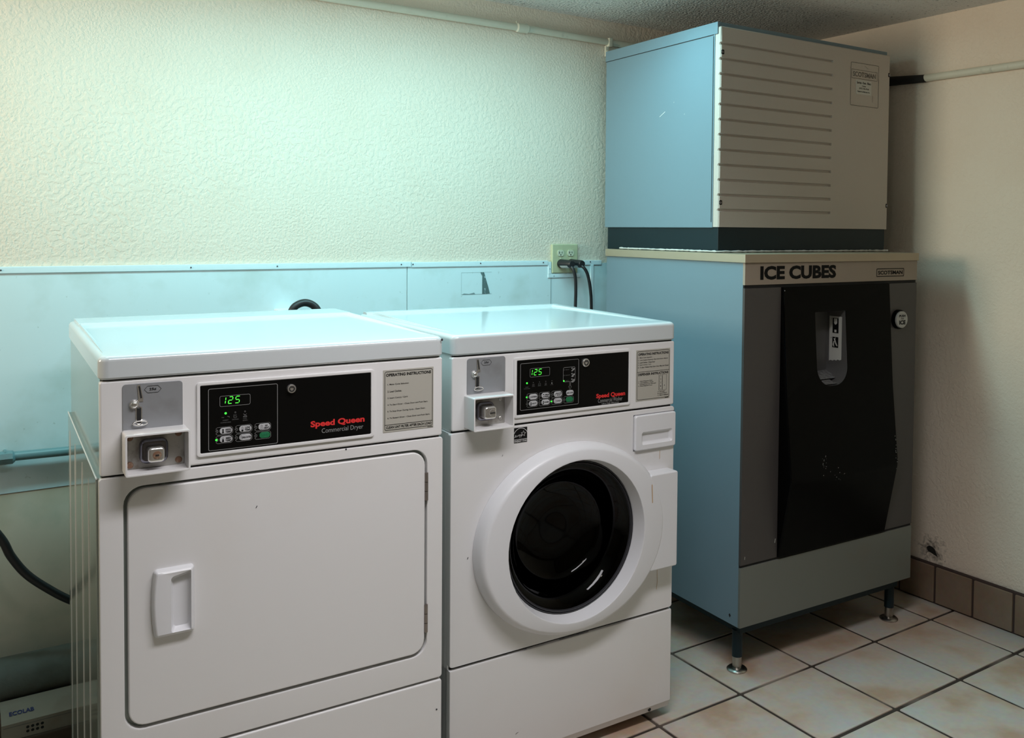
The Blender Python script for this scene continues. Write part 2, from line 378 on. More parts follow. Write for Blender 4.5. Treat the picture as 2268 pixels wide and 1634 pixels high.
# wall panels (wainscot) and their trim
struct('trim_1', MB().box(XL, 1.3215, -.006, -.0005, .655, 1.245), 'panel')
struct('trim_2', MB().box(1.3245, 2.085, -.006, -.0005, .655, 1.245), 'panel')
struct('trim_3', MB().box(2.085, 3.05, -.006, -.0005, .655, 1.245), 'panel')
cap = MB().box(XL, 1.336, -.011, -.0005, 1.241, 1.259, .002).box(1.338, 1.885, -.0105, -.0005, 1.2395, 1.257, .002).box(2.035, 2.13, -.0105, -.0005, 1.238, 1.2555, .002)
for x in (.17, .64, .89, 1.30, 1.342, 1.60, 1.862, 2.075): cap.cyl((x, -.0125, 1.250), (x, -.009, 1.250), .0022, n=8, mi=1)
struct('trim_4', cap, ['paneltrim', 'chip'])
struct('trim_5', MB().box(2.078, 2.092, -.0115, -.006, .66, 1.240, .002), 'paneltrim')
ob = MB().box(1.886, 1.899, -.010, -.0005, 1.206, 1.252, .002).box(1.885, 2.03, -.010, -.0005, 1.192, 1.206, .002).box(1.8985, 1.9005, -.0068, -.0058, 1.05, 1.192, mi=1)
for x, z in ((1.892, 1.226), (1.910, 1.199), (2.004, 1.199)): ob.cyl((x, -.0115, z), (x, -.009, z), .0018, n=8, mi=1)
struct('trim_6', ob, ['paneltrim', 'ghostline'])
struct('trim_8', MB().box(XL, 2.085, -.004, -.0005, .088, .653), 'lowerboard')
struct('trim_7', MB().box(XL, .62, -.225, -.007, 0, .088, .006), 'brown')

# ------------------------------------------------------------------ pipes, duct, box at the left
def at_x(pts): return pts
t = thing('conduit_pipe', 'thin white painted pipe along the top of the back wall', 'pipe', (.2, -.016, 2.091))
pb = MB().tube([(-1.4, 0, 0), (1.54, 0, .002), (1.59, 0, .003), (2.85, 0, -.006)], .0125, 16); pb.build('tube', 'pipe', t)
MB().tube([(1.535, 0, .002), (1.54, 0, .002), (1.582, 0, .002), (1.587, 0, .002)], [.0125, .0165, .0165, .0125], 16).cyl((1.537, 0, .016), (1.537, 0, .024), .003, n=8).cyl((1.578, 0, .015), (1.578, 0, .021), .003, n=8).build('coupling', 'pipe', t)
MB().box(1.94, 1.958, -.015, .010, -.018, .015, .003).box(1.936, 1.953, .002, .012, -.055, -.012, .003).cyl((1.945, -.002, -.036), (1.945, .006, -.036), .006, n=10).build('pipe_clamp', 'pipe', t)
t = thing('wall_pipe', 'cream pipe high on the right wall, black sleeved end behind ice maker', 'pipe', (XR-.014, -.78, 1.943))
MB().tube([(0, 0, .003), (0, -1.0, -.003), (0, -2.9, -.01)], .0135, 16).build('tube', 'pipe', t)
MB().tube([(0, -.006, .002), (0, .0, .002), (0, .17, .012), (0, .6, .03)], [.0125, .0145, .0185, .0185], 16).build('sleeve', 'foamsleeve', t)  # rear end of the pipe, thicker and black
t = thing('water_pipe', 'blue-green painted pipe on the wall left of the dryer', 'pipe', (-.3, -.035, .757))
MB().tube([(-.9, 0, .03), (1.2, 0, -.012)], .0125, 16).build('tube', 'cpipe', t)
MB().tube([(.452, 0, 0), (.458, 0, 0), (.490, 0, 0), (.496, 0, 0)], [.0125, .018, .018, .0125], 8).build('fitting', 'cpipe', t)
MB().box(.470, .478, -.008, .034, -.017, .017, .003).build('pipe_clamp', 'cpipe', t)
d = MB().tube([(XL+.02, -.075, .183), (.16, -.075, .182), (.8, -.075, .176)], .058, 28)
tag(d.build('exhaust_duct', 'duct'), 'grey round duct along the foot of wall behind the dryer', 'duct')
t = thing('bait_box', 'low beige box with eight round holes on floor left of dryer', 'box', (.151, -.2195, .0885))
bx = MB(); prof = [(0, 0), (0, .041), (.022, .049), (.082, .066), (.082, 0)]
bx.loft([[(u, v_, z) for v_, z in prof] for u in (0, .002, .298, .3)]); bx.build('housing', 'trap', t, recalc=True)
MB().strip([(.004, .033), (.28, .033)], .0012, -.0006).build('seam', 'shadowgap', t)
hb = MB()
for i in range(4):
    for j in range(2): hb.disc(.056+i*.0105, .0135+j*.0105, .0036, -.0006, 14)
hb.build('hole', 'gap', t)
lt = MB(); slope = lambda x, z: (x, .022+(z-.049)*(.060/.017)*1.0-.0004, z+.0012)
lt.text('ECOLAB', .018, .072, .0495, .0535, 0, .03, xf=slope); lt.build('lettering', 'blueprint', t)
c = MB().tube(spline([(-.3, -.15, .95), (.0, -.15, .78), (.09, -.15, .68), (.156, -.15, .582), (.179, -.15, .529), (.213, -.15, .475), (.263, -.15, .425), (.314, -.15, .384), (.40, -.15, .33), (.55, -.15, .27)]), .0105, 14)
tag(c.build('hose', 'black'), 'thick black hose curving down the wall left of the dryer', 'hose')
# thick cord looping above the dryer and its wall box
t = thing('wall_socket_box', 'white wall socket box just showing behind the dryer top', 'socket', (.88, -.006, 1.03))
MB().box(0, .068, -.085, 0, 0, .090, .005).build('housing', 'plastic', t)
c = MB().tube(spline([(.903, -.098, 1.07), (.904, -.098, 1.105), (.916, -.098, 1.130), (.944, -.098, 1.1415), (.970, -.10, 1.134), (.986, -.105, 1.113), (.992, -.11, 1.07), (.995, -.11, .9), (.9, -.11, .6)]), .0115, 14)
tag(c.build('power_cord', 'black'), 'thick black cord looping up behind the dryer top', 'cord', 'black power cords')

# ------------------------------------------------------------------ outlet, plugs, sticker trace
t = thing('electrical_outlet', 'ivory double outlet plate on the back wall above the washer', 'outlet', (1.901, 0, 1.209))
MB().slab(0, .116, 0, .1085, -.012, -.0005, .003, .004).build('cover_plate', 'ivory', t)
for i, u in enumerate((.036, .081)):
    for j, z in enumerate((.075, .036)):
        r = MB(); oval = ell(u, z, .0145, .0145, 6); oval = [(x, max(z-.0115, min(z+.0115, q))) for x, q in oval]
        r.loft([[(x, -.0118, q) for x, q in oval], [(x, -.0145, q) for x, q in oval]], recalc_dummy := False, True)
        ro = r.build('receptacle', 'ivory2', t, recalc=True)
        s_ = MB().box(u-.0070, u-.0045, -.0152, -.0140, z-.002, z+.006).box(u+.0045, u+.0065, -.0152, -.0140, z-.001, z+.006).cyl((u, -.0152, z-.0065), (u, -.014, z-.0065), .0024, n=10)
        s_.build('slot', 'gap', ro)
    MB().cyl((u, -.0135, .0555), (u, -.0115, .0555), .0028, n=10).build('screw', 'ivory2', t)
def plug(u, z, lab, path):
    t = thing('power_cord', lab, 'cord', (1.901+u, -.0146, 1.209+z), 0, 'black power cords')
    b = MB(); prof = ((0, .0165), (.004, .0172), (.018, .0165), (.034, .0155), (.050, .0145), (.055, .012))
    b.loft([[(r*math.cos(a)+v*.28, -v, r*math.sin(a)*.95) for a in [2*math.pi*k/24 for k in range(24)]] for v, r in prof]); b.build('plug', 'black', t, recalc=True)
    b = MB(); b.loft([[((r+.0008)*math.cos(a)+v*.28, -v, (r+.0008)*math.sin(a)*.95-.0006) for a in [math.radians(205+130*k/12) for k in range(13)]]+[(v*.28+q, -v, -.006) for q in (.010, 0, -.010)] for v, r in ((.012, .0168), (.044, .0150))]); b.build('plug_face', 'plugbase', t, recalc=True)  # pale insert painting the reflection under the plug
    MB().tube(spline(path), .0060, 12).build('cord', 'black', t)
plug(.036, .036, 'black plug and cord in the lower left socket of outlet', [(.012, -.046, -.006), (.018, -.058, -.022), (.024, -.062, -.050), (.028, -.06, -.10), (.030, -.055, -.18), (.030, -.05, -.45)])
plug(.081, .036, 'black plug and cord in the lower right socket of outlet', [(.012, -.046, -.006), (.022, -.058, -.016), (.036, -.062, -.044), (.050, -.06, -.10), (.058, -.055, -.18), (.062, -.05, -.45)])
t = thing('sticker_trace', 'grey torn remnant of a sticker on pale blue panel', 'sticker', (1.527, -.0062, 1.141))
MB().poly([(.0822, .0), (.0822, .0775), (.0895, .0775), (.0985, .0485), (.1075, .022), (.113, .0015), (.0985, .0005)], -.0006).poly([(.0745, .0775), (.0815, .0775), (.0815, .065)], -.0006).build('torn_paper', 'ghost', t)
MB().strip([(.0, .077), (.12, .077)], .0006, -.0005).strip([(0, .0), (.12, .0)], .0009, -.0005).strip([(0, 0), (0, .077)], .0006, -.0005).poly([(0, 0), (.01, .004), (.03, .002), (.05, .006), (.055, 0)], -.0006).build('outline', 'ghostline', t)

# ------------------------------------------------------------------ laundry machines, shared parts
WM = .683
def lid(root, z0, z1, D, rim):
    b = MB(); loops = []
    def ring(i, z, r): return [(x, y, z) for x, y in rr(i, WM-i, -.006+i, D-i, r, 6)]
    loops = [ring(.004, z0, .014), ring(0, z0+.004, .018)]
    for k in range(6):
        a = math.pi/2*k/5; e = .011; loops.append(ring(e*(1-math.cos(a)), z1-e+e*math.sin(a), .018-e*(1-math.cos(a))*.6))
    b.loft(loops)
    h = .0065
    b.loft([[(x, .585, z1-.0005), (x, .592, z1+h), (x, D-.016, z1+h), (x, D-.010, z1-.0005)] for x in (.012, WM-.012)])
    for xa, xb in ((rim, rim+.009), (WM-.012-rim, WM-.012)):
        s = 1 if xa > .3 else -1
        b.loft([[(xa, y, z1-.0005), (xa+(.006 if s > 0 else .001), y, z1-.0004+h*f), (xb-(.001 if s > 0 else .006), y, z1-.0004+h*f), (xb, y, z1-.0005)] for y, f in ((.03, 0.02), (.3, .6), (.587, 1))])
    return b.build('lid', 'lid', root, recalc=True)
def coin_unit(root, u0, u1, z0, z1, box, depth, variant):
    """coin slide plate and coin vault frame"""
    pl = MB().slab(u0, u1, z0, z1, -.0016, .0, .007, .0008).build('coin_plate', 'steel_plate', root)
    u, z = u0+.0285, z1
    sl = MB()
    sl.poly([(u-.0035, z-.004), (u-.001, z-.002), (u+.002, z-.0035), (u+.0065, z-.028), (u+.0065, z-.034), (u+.001, z-.034), (u-.003, z-.040), (u-.008, z-.038), (u-.002, z-.029)], -.0028)
    sl.strip([(u-.0055, z-.045), (u-.0055, z-.073), (u-.001, z-.0765), (u+.0035, z-.073), (u+.0035, z-.045), (u-.001, z-.0425)], .0022, -.0026, True)
    ring = [(u+.0005+.012*math.cos(2*math.pi*k/20), z-.0735+.0042*math.sin(2*math.pi*k/20)) for k in range(20)]
    sl.tube([(x, -.006, q) for x, q in ring+ring[:1]], .0014, 8)
    sl.lathe((u-.009, z-.0385), [(.0092, -.0016), (.0092, -.003), (.0082, -.0045)], 22)
    sl.build('coin_slot', 'chrome', pl)
    MB().poly([(u-.0018, z-.005), (u+.0012, z-.005), (u+.0045, z-.027), (u+.0018, z-.028)], -.0032).poly([(u-.0048, z-.046), (u+.0028, z-.046), (u+.0028, z-.073), (u-.0048, z-.073)], -.003).build('slot_opening', 'gap', pl)
    db = MB(); db.lathe((u-.009, z-.0385), [(.0075, -.004), (.0068, -.007), (.005, -.0092), (.0025, -.0105)], 22); db.build('coin_button', 'chrome', pl, recalc=True)
    m = MB(); cu, cz = u0+.0515, z1-.0125
    m.strip([(cu-.0145, cz), (cu-.009, cz-.0063), (cu+.009, cz-.0063), (cu+.0145, cz), (cu+.009, cz+.0063), (cu-.009, cz+.0063)], .0007, -.0022, True)
    m.text('25¢', cu-.006, cu+.006, cz-.0028, cz+.0028, -.0022, .02); m.build('lettering', 'blackprint', pl)
    # vault frame
    a0, a1, b0, b1 = box
    fr = MB().frame(rr(a0, a1, b0, b1, .004, 4), rr(a0+.0038, a1-.0038, b0+.0038, b1-.0038, .002, 4), -depth, .001, .001, back=-.004).build('coin_box', 'enamel', root)
    i0, i1, j0, j1 = a0+.0038, a1-.0038, b0+.0038, b1-.0038
    MB().slab(i0, i1, j0, j1, -.010, -.001, .002, .001).build('back_plate', 'worn', fr)
    if variant == 'd':
        for sx in (i0+.0085, i1-.0105):
            for sz in (j0+.009, j1-.009):
                MB().lathe((sx, sz), [(.0062, -.0095), (.0062, -.0115), (.0045, -.0132)], 18).build('screw', 'rust', fr, recalc=True)
        lu0, lu1, lz0, lz1 = .0655, .1145, .929, .9745; hu0, hu1, hz0, hz1 = .0765, .1055, .9345, .9625
    else:
        for sz in (j0+.014, j1-.012): MB().lathe((i1-.0125, sz), [(.005, -.0095), (.005, -.012), (.003, -.0138)], 16).build('rivet', 'worn', fr, recalc=True)
        lu0, lu1, lz0, lz1 = .0600, .1050, .911, .9555; hu0, hu1, hz0, hz1 = .0680, .1000, .918, .948
    lk = MB().slab(lu0, lu1, lz0, lz1, -.024, -.009, .012, .006).build('lock_housing', 'darkchrome', fr)
    MB().slab(hu0, hu1, hz0, hz1, -.044, -.020, .007, .005).build('lock_head', 'chrome', fr)
    kc, kz = (hu0+hu1)/2+.001, (hz0+hz1)/2
    if variant == 'd':
        kh = MB().lathe((kc, kz), [(.0075, -.0438), (.0075, -.0446), (.006, -.045)], 20, mi=0)
        kh.poly([(kc-.003, kz-.0015), (kc+.003, kz-.0015), (kc+.003, kz+.0015), (kc-.003, kz+.0015)], -.0456, mi=1)
    else:
        kh = MB().lathe((kc+.003, kz), [(.0085, -.0438), (.0085, -.0446), (.0075, -.045)], 20, mi=2)
        kh.poly([(kc-.004, kz-.0014), (kc+.009, kz-.0014), (kc+.009, kz+.0014), (kc-.004, kz+.0014)], -.0456, mi=1)
    kh.build('keyhole', ['rust', 'gap', 'chrome'], fr, recalc=True)
SEG = {'1': 'bc', '2': 'abged', '5': 'afgcd'}
def digits(mb, txt, x, z, w, h, gap, v):
    for ch in txt:
        sh = lambda a, b: (x+a*w+b*h*.14, z+b*h)
        segs = dict(a=((.15, 1), (.95, 1)), g=((.1, .5), (.85, .5)), d=((.05, 0), (.85, 0)), f=((.02, .58), (.02, .93)), e=((.02, .07), (.02, .43)), b=((.98, .58), (.98, .93)), c=((.98, .07), (.98, .43)))
        for s in SEG[ch]: mb.strip([sh(*segs[s][0]), sh(*segs[s][1])], h*.10, v)
        x += w+gap
def display(root, cp, dx, dz, W_, H_, dig):
    o = MB().strip(rr(dx, dx+W_, dz, dz+H_, .003, 3), .0006, -.0037, True).build('display_frame', 'greyprint', cp)
    d = MB(); digits(d, '125', *dig, -.0038); d.build('display_digits', 'digit', cp)
def pad(mb, x0, x1, z0, z1):
    zc = (z0+z1)/2; pts = [(x0+.0005, zc+.0035)]
    pts += [(x0, z1-.0025), (x0+.003, z1)]+[(x1-.003, z1), (x1, z1-.003), (x1, z0+.003), (x1-.003, z0), (x0+.003, z0), (x0, z0+.0025), (x0+.0005, zc-.0035)]
    pts += [(x0+.0035, zc-.002), (x0+.0042, zc), (x0+.0035, zc+.002)]
    mb.strip(pts, .0005, -.0037, True)
def thermo(mb, x, z, h, full, v):
    out = [(x-.0011, z+h*.32), (x-.0011, z+h*.85), (x, z+h), (x+.0011, z+h*.85), (x+.0011, z+h*.32), (x+.0021, z+h*.16), (x, z), (x-.0021, z+h*.16)]
    if full > .9: mb.poly(out, v)
    else:
        mb.strip(out, .0004, v, True)
        if full > 0: mb.disc(x, z+h*.18, .0019, v, 12)
        if full > .4: mb.poly([(x-.0009, z+h*.2), (x+.0009, z+h*.2), (x+.0009, z+h*(.3+full*.5)), (x-.0009, z+h*(.3+full*.5))], v)
def control_panel(root, x0, x1, z0, z1, bx):
    """white bezel (bx = outer rectangle) and black fascia"""
    a0, a1, b0, b1 = bx
    MB().frame(rr(a0, a1, b0, b1, .006, 4), rr(x0, x1, z0, z1, .002, 4), -.0045, .0, .0018, back=-.001).build('panel_bezel', 'enamel', root)
    return MB().slab(x0+.0004, x1-.0004, z0+.0004, z1-.0004, -.0033, -.0002, .002, .0004).build('control_panel', 'blackpanel', root)
def lamp(cp, u, z, on, r=.0019):
    MB().lathe((u, z), [(r, -.0034), (r*.9, -.0042), (r*.4, -.0045)], 14).build('indicator_light', 'led' if on else 'ledoff', cp, recalc=True)
def keylock(cp, u, z, r):
    b = MB().lathe((u, z), [(r, -.003), (r, -.0085), (r*.9, -.0098), (r*.62, -.0098), (r*.62, -.0085), (r*.42, -.0085), (r*.42, -.0095)], 26)
    o = b.build('key_lock', 'chrome', cp, recalc=True)
    k = MB(); ring = [(u+r*.53*math.cos(math.radians(110+320*i/20)), z+r*.53*math.sin(math.radians(110+320*i/20))) for i in range(21)]
    k.strip(ring, r*.26, -.0101).strip([(u, z+r*.2), (u, z+r*.62)], r*.2, -.0102); k.build('lock_mark', 'gap', cp)
def shell(root, name, x0, x1, v0, D, z0, z1, mats, th=.012):
    b = MB().box(x0, x0+th, v0, D, z0, z1).box(x1-th, x1, v0, D, z0, z1).box(x0+th, x1-th, D-th, D, z0, z1).box(x0+th, x1-th, v0, D-th, z1-th, z1).box(x0+th, x1-th, v0, D-th, z0, z0+th)
    return b.build(name, mats, root)

# ------------------------------------------------------------------ dryer
DR = thing('dryer', 'white coin-operated dryer with a rectangular door, left of the washer', 'dryer', (.2767, -.9911, 0), -.0337)
D = .745
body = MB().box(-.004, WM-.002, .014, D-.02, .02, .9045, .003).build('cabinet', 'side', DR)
rb = MB()
for v in (.16, .31, .50, .66): rb.tube([(-.004, v, .03), (-.004, v, .12), (-.004, v, .84), (-.004, v, .87)], [.0008, .0013, .0013, .0006], 10)
rb.tube([(-.003, .010, .905), (-.003, D-.02, .905)], .0016, 8); rb.build('side_rib', 'enamel', DR)
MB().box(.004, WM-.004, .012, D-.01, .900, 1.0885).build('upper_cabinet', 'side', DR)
each('seam_filler', 'gap', DR, (.006, WM-.006, .010, D-.03, .895, .912), (.008, WM-.008, .006, D-.05, 1.082, 1.090), (.006, WM-.006, .012, .02, .350, .366)); MB().box(.02, WM-.02, .03, D-.04, .0, .03).build('base', 'gap', DR)
fp = MB().frame(rr(0, WM, .3615, .9055, .006, 6), rr(.0405, .6455, .4215, .8838, .034, 6), 0, .016, .0035, back=.016).build('front_panel', 'enamel', DR)
MB().box(.03, .655, .0155, .017, .41, .895).build('door_recess', 'shadowgap', DR)
do = MB().slab(.0465, .6400, .4285, .8785, -.0015, .0150, .031, .003, 6).build('door', 'enamel', DR)
# pull handle: bowed white plate with a sloping pocket
hp = MB(); n = 6
def dens(pts, m=6):
    q = []
    for i, p in enumerate(pts):
        q.append(p)
        if i % (n+1) == n:
            r = pts[(i+1) % len(pts)]; q += [(p[0]+(r[0]-p[0])*j/m, p[1]+(r[1]-p[1])*j/m) for j in range(1, m)]
    return q
def hout(i, v):
    pts = dens(rr(.0905+i, .1610-i, .5925+i, .7215-i, max(.006-i, .002), n)); q = []
    for x, z in pts:
        t_ = (z-.657)/.0645
        if x < .12: x -= .0050*(1-t_*t_)
        q.append((x, v, z))
    return q
def hin(x0, x1, z0, z1, r, v, sl=0):
    return [(x, v, z+(sl*(x-x0)/(x1-x0) if z > .66 else 0)) for x, z in dens(rr(x0, x1, z0, z1, r, n))]
hp.loft([hout(0, .0), hout(0, -.008), hout(.003, -.0135), hout(.007, -.016), hin(.1185, .1575, .598, .706, .006, -.015, .008), hin(.1205, .1565, .601, .703, .006, -.008, .008), hin(.1245, .1520, .606, .698, .006, -.0024, .006)], False, True)
hp.build('handle', 'plastic', do, recalc=True)
for z0, z1 in ((.7685, .8310), (.4725, .5355)):
    h = MB(); k = 3; dz = (z1-z0)/k
    for i in range(k): h.cyl((.6432, -.0005, z0+i*dz+.0006), (.6432, -.0005, z0+(i+1)*dz-.0006), .0042, n=12)
    h.build('hinge', 'hinge', DR)
MB().slab(.0, WM, .030, .3565, .0, .016, .006, .004).build('kick_panel', 'enamel', DR)
co = MB().slab(.002, WM-.002, .9095, 1.0845, .0, .016, .005, .004).build('console', 'enamel', DR)
lid(DR, 1.0875, 1.131, D, .012)
coin_unit(DR, .0395, .1430, .985, 1.0768, (.0378, .1480, .9150, .9915), .052, 'd')
cp = control_panel(DR, .1740, .5145, .9320, 1.0632, (.1675, .5220, .9252, 1.0697))
MB().strip(rr(.1888, .3195, .9355, 1.0556, .003, 3), .0009, -.0037, True).build('panel_outline', 'greyprint', cp)
display(DR, cp, .2096, .0+1.0195, .057, .0204, (.2120, 1.0245, .0075, .0130, .0055))
for u, on in ((.2204, 1), (.2384, 0), (.2567, 0)): lamp(cp, u, 1.0058, on, .0022 if on else .0018)
pads = MB(); pil = []
cols = ((.2022, .2334), (.2386, .2699), (.2752, .3062)); rows = ((.9645, .9793), (.9477, .9624))
lamps = ((.2031, .9721, 0), (.2388, .9722, 0), (.2755, .9724, 0), (.2030, .9552, 1), (.2387, .9553, 0), (.2757, .9549, 0))
words = [['HIGH', 'TEMP'], ['LOW', 'TEMP'], ['NO', 'HEAT'], ['MED', 'TEMP'], ['DELICATES'], ['START']]
fills = (1, .2, 0, .6, 0, -1)
k = 0
for (z0, z1) in rows:
    for (x0, x1) in cols:
        pad(pads, x0, x1, z0, z1); green = k == 5
        p0, p1 = x0+.0068, x1-.0012
        if green: p0 += .002
        bt = MB().slab(p0, p1, z0+.0014, z1-.0014, -.0048, -.0032, .0056, .0006).build('button', 'green' if green else 'pill', cp)
        tx = MB(); zc = (z0+z1)/2
        if k == 4: tx.text('DELICATES', p0+.0055, p1-.0008, zc-.0016, zc+.0016, -.0052, .03)
        elif green:
            tx.text('START', p0+.005, p1-.005, zc+.0012, zc+.0040, -.0052, .03); tx.strip([(p0+.0095, zc-.0025), (p0+.0115, zc-.001), (p0+.0135, zc-.0025), (p0+.0115, zc-.004)], .0006, -.0052, True)
        else:
            w1, w2 = words[k]
            tx.text(w1, p0+.0115-(.0005 if len(w1) > 3 else -.0015 if len(w1) < 3 else 0), p1-.0022-(.003 if len(w1) < 3 else 0), zc+.0004, zc+.0040, -.0052, .03); tx.text(w2, p0+.0105, p1-.0022, zc-.0042, zc-.0006, -.0052, .03)
        if not green: thermo(tx, p0+.0060 if k != 4 else p0+.0036, zc-.0048, .0096, fills[k], -.0052)
        tx.build('lettering', 'greenprint' if green else 'blackprint', cp); k += 1
pads.build('button_outline', 'greyprint', cp)
for u, z, on in lamps: lamp(cp, u, z, on, .0021)
tx = MB(); v = -.0037
tx.text('INSERT', .2150, .2255, .9911, .9933, v).text('COINS/CARD', .2108, .2300, .9868, .9890, v).text('DRYING', .2325, .2445, .9911, .9933, v).text('COOL', .2528, .2605, .9911, .9933, v).text('DOWN', .2525, .2612, .9872, .9894, v)
for i in range(3): tx.strip([(.2352+i*.0022, 1.0020), (.2357+i*.0022, 1.0005), (.2350+i*.0022, .999), (.2358+i*.0022, .9975)], .0006, v)
tx.strip([(.2348, .9975), (.2362, .9955), (.240, .9955), (.2415, .9975)], .0007, v).strip([(.2535, 1.0015), (.260, .9965)], .0012, v).strip([(.2600, 1.0015), (.2540, .9965)], .0007, v).strip([(.2530, .9955), (.2605, .9955)], .0014, v)
tx.strip([(.213, .998), (.2145, .9985)], .0012, v).strip([(.2155, .9975), (.217, .9985)], .0012, v).strip([(.2235, .9995), (.2270, .9990), (.2270, .9970)], .0011, v)
tx.build('lettering', 'dimprint', cp)
MB().text('Speed Queen', .3860, .5005, .9560, .9725, v, .038).build('brand_lettering', 'red', cp)
MB().text('Commercial Dryer', .4090, .4975, .9425, .9550, v, -.004).build('model_lettering', 'greyprint', cp)
keylock(cp, .3467, 1.0436, .0090)
lb = MB().slab(.5425, .6592, .9300, 1.0650, -.0009, .0001, .0008, .0003).build('instruction_label', 'label', DR)
tx = MB(); v = -.0013
tx.strip(rr(.5462, .6565, .9347, 1.0612, .004, 3), .0010, v, True).strip([(.5462, .9460), (.6565, .9460)], .0010, v)
tx.text('OPERATING INSTRUCTIONS', .5489, .6530, 1.0508, 1.0572, v, .035)
for s, z, e in (('1. Make Cycle Selection', 1.0320, .6008), ('2. Load Clothes.', 1.0172, .5846), ('3. Insert Coin(s) / Card.', 1.0026, .5988), ('4. To Start Dryer - Close Door and Push Start.', .9878, .6457), ('5. To Stop Dryer During Cycle - Open Door.', .9736, .6397), ('6. To Restart Dryer - Close Door and Push Start.', .9590, .6504)):
    tx.text(s, .5523, e, z-.0008, z+.0032, v, .012)
tx.text('CLEAN LINT FILTER AFTER EACH LOAD', .5490, .6545, .9378, .9432, v, .03).strip([(.645, .9323), (.6575, .9323)], .0012, v)
tx.build('lettering', 'blackprint', lb)
MB().strip([(.2775, .8100), (.2800, .8140)], .0014, -.0021).build('paint_chip', 'chip', DR); MB().lathe((.670, .29), [(.002, -.0004), (.002, -.0008)], 8).build('paint_chip', 'chip', DR); MB().lathe((.4615, .9045), [(.002, -.0004), (.001, -.0008)], 8).build('paint_chip', 'chip', DR)
MB().lathe((.6765, 1.1240), [(.003, -.0063), (.0024, -.0075)], 10).build('paint_chip', 'chip', DR)

# ------------------------------------------------------------------ washer
WA = thing('washer', 'white coin-operated washer with a round dark glass door, beside the ice bin', 'washer', (1.0296, -.9134, 0), -.0217)
D = .631
shell(WA, 'cabinet', 0, WM, .027, D-.01, .033, .8835, 'enamel'); each('front_post', 'enamel', WA, (0, .012, .014, .027, .06, .8835), (WM-.012, WM, .014, .027, .06, .8835))
MB().box(.004, WM-.004, .012, D-.01, .885, 1.070).build('upper_cabinet', 'enamel', WA)
each('seam_filler', 'gap', WA, (.006, WM-.006, .010, D-.03, .877, .890), (.008, WM-.008, .006, D-.05, 1.064, 1.073), (.004, WM-.004, .010, D-.02, .307, .324)); MB().box(.02, WM-.02, .06, D-.04, .0, .036).build('base', 'gap', WA)
DC = (.3425, .580)
MB().frame(rr(0, WM, .3185, .8835, .006, 8), ell(*DC, .222, .222, 8), 0, .016, .0035, back=.02).build('front_panel', 'enamel', WA)
MB().lathe(DC, [(.225, .012), (.225, .10), (.235, .12), (.235, .42), (.02, .46)], 48, False, True).build('drum', 'drum', WA)
kp = MB(); sec = [(.005, .3115), (.0012, .3103), (0, .3070), (0, .0540), (.0008, .0515), (.0022, .0500), (.0085, .0335), (.050, .0335), (.050, .3115)]
kp.loft([[(u, v_+(i if k < 7 else 0), z) for k, (v_, z) in enumerate(sec)] for u, i in ((0, .004), (.0012, .0012), (.004, 0), (WM-.004, 0), (WM-.0012, .0012), (WM, .004))])
kp.build('kick_panel', 'enamel', WA, recalc=True)
MB().cyl((.6115, .0035, .0420), (.6110, .024, .0438), .0048, n=14).build('screw_hole', 'gap', WA)
# door: elliptical ring, sloping throat, bowl of dark glass, hinge block
n = 14
L = lambda pts, v: [(x, v, z) for x, z in pts]
A, B = .2800, .2405
dr = MB(); dr.loft([L(ell(*DC, A+.004, B+.004, n), -.0005), L(ell(*DC, A+.004, B+.004, n), -.018), L(ell(*DC, A+.001, B+.001, n), -.032), L(ell(*DC, A-.006, B-.006, n), -.041), L(ell(*DC, A-.014, B-.012, n), -.0445), L(ell(.3405, .579, .2110, .2110, n), -.0475), L(ell(.3400, .579, .2078, .2078, n), -.0470), L(ell(.3400, .579, .2065, .2065, n), -.0450), L(ell(.3405, .579, .1985, .1985, n), -.012), L(ell(.3405, .579, .1975, .1975, n), .004)], False, False)
door = dr.build('door', 'plastic', WA, recalc=True)
MB().lathe((.3405, .579), [(.1980, -.004), (.1965, -.009), (.1940, -.010), (.1925, -.006), (.1915, -.010), (.1890, -.011), (.1870, -.007), (.186, .01)], 64, False, False).build('door_gasket', 'gasket', door)
MB().lathe((.3405, .579), [(.1875, -.006), (.180, -.004), (.165, .006), (.150, .030), (.138, .060), (.120, .074), (.08, .080), (.03, .081)], 64, False, True).build('door_glass', 'glass', door)
hb = MB().slab(.570, .6650, .4515, .7140, -.0425, -.0005, .006, .004).build('hinge_block', 'plastic', door)
# dispenser drawer
MB().box(.5407, .6835-.0005, -.0003, .004, .7735, .8720).build('drawer_shadow', 'shadowgap', WA)
dw = MB(); pk = lambda v, i, dz: [(x, v, z+dz*(1-((x-.617)/.053)**2) if z > .81 else z) for x, z in rr(.5640+i, .6690-i, .7905+i, .8230-i, .006, 6)]
dw.loft([L(rr(.5415, .6820, .7750, .8705, .006, 6), .001), L(rr(.5415, .6820, .7750, .8705, .006, 6), -.007), L(rr(.5440, .6795, .7775, .8680, .005, 6), -.0095), pk(-.0095, -.001, .005), pk(-.008, 0, .005), pk(-.0025, .004, .003), pk(-.0010, .008, .002)], False, True)
dw.build('detergent_drawer', 'plastic', WA, recalc=True)
MB().slab(.002, WM-.002, .8885, 1.0655, .0, .016, .005, .004).build('console', 'enamel', WA)
lid(WA, 1.0695, 1.1185, D, .03)
coin_unit(WA, .0410, .1455, .970, 1.0603, (.0345, .1435, .8935, .9735), .052, 'w')
cp = control_panel(WA, .1770, .5205, .9105, 1.0462, (.1690, .5262, .9030, 1.0540))
MB().strip(rr(.1870, .3597, .9215, 1.0378, .003, 3), .0009, -.0037, True).build('panel_outline', 'greyprint', cp)
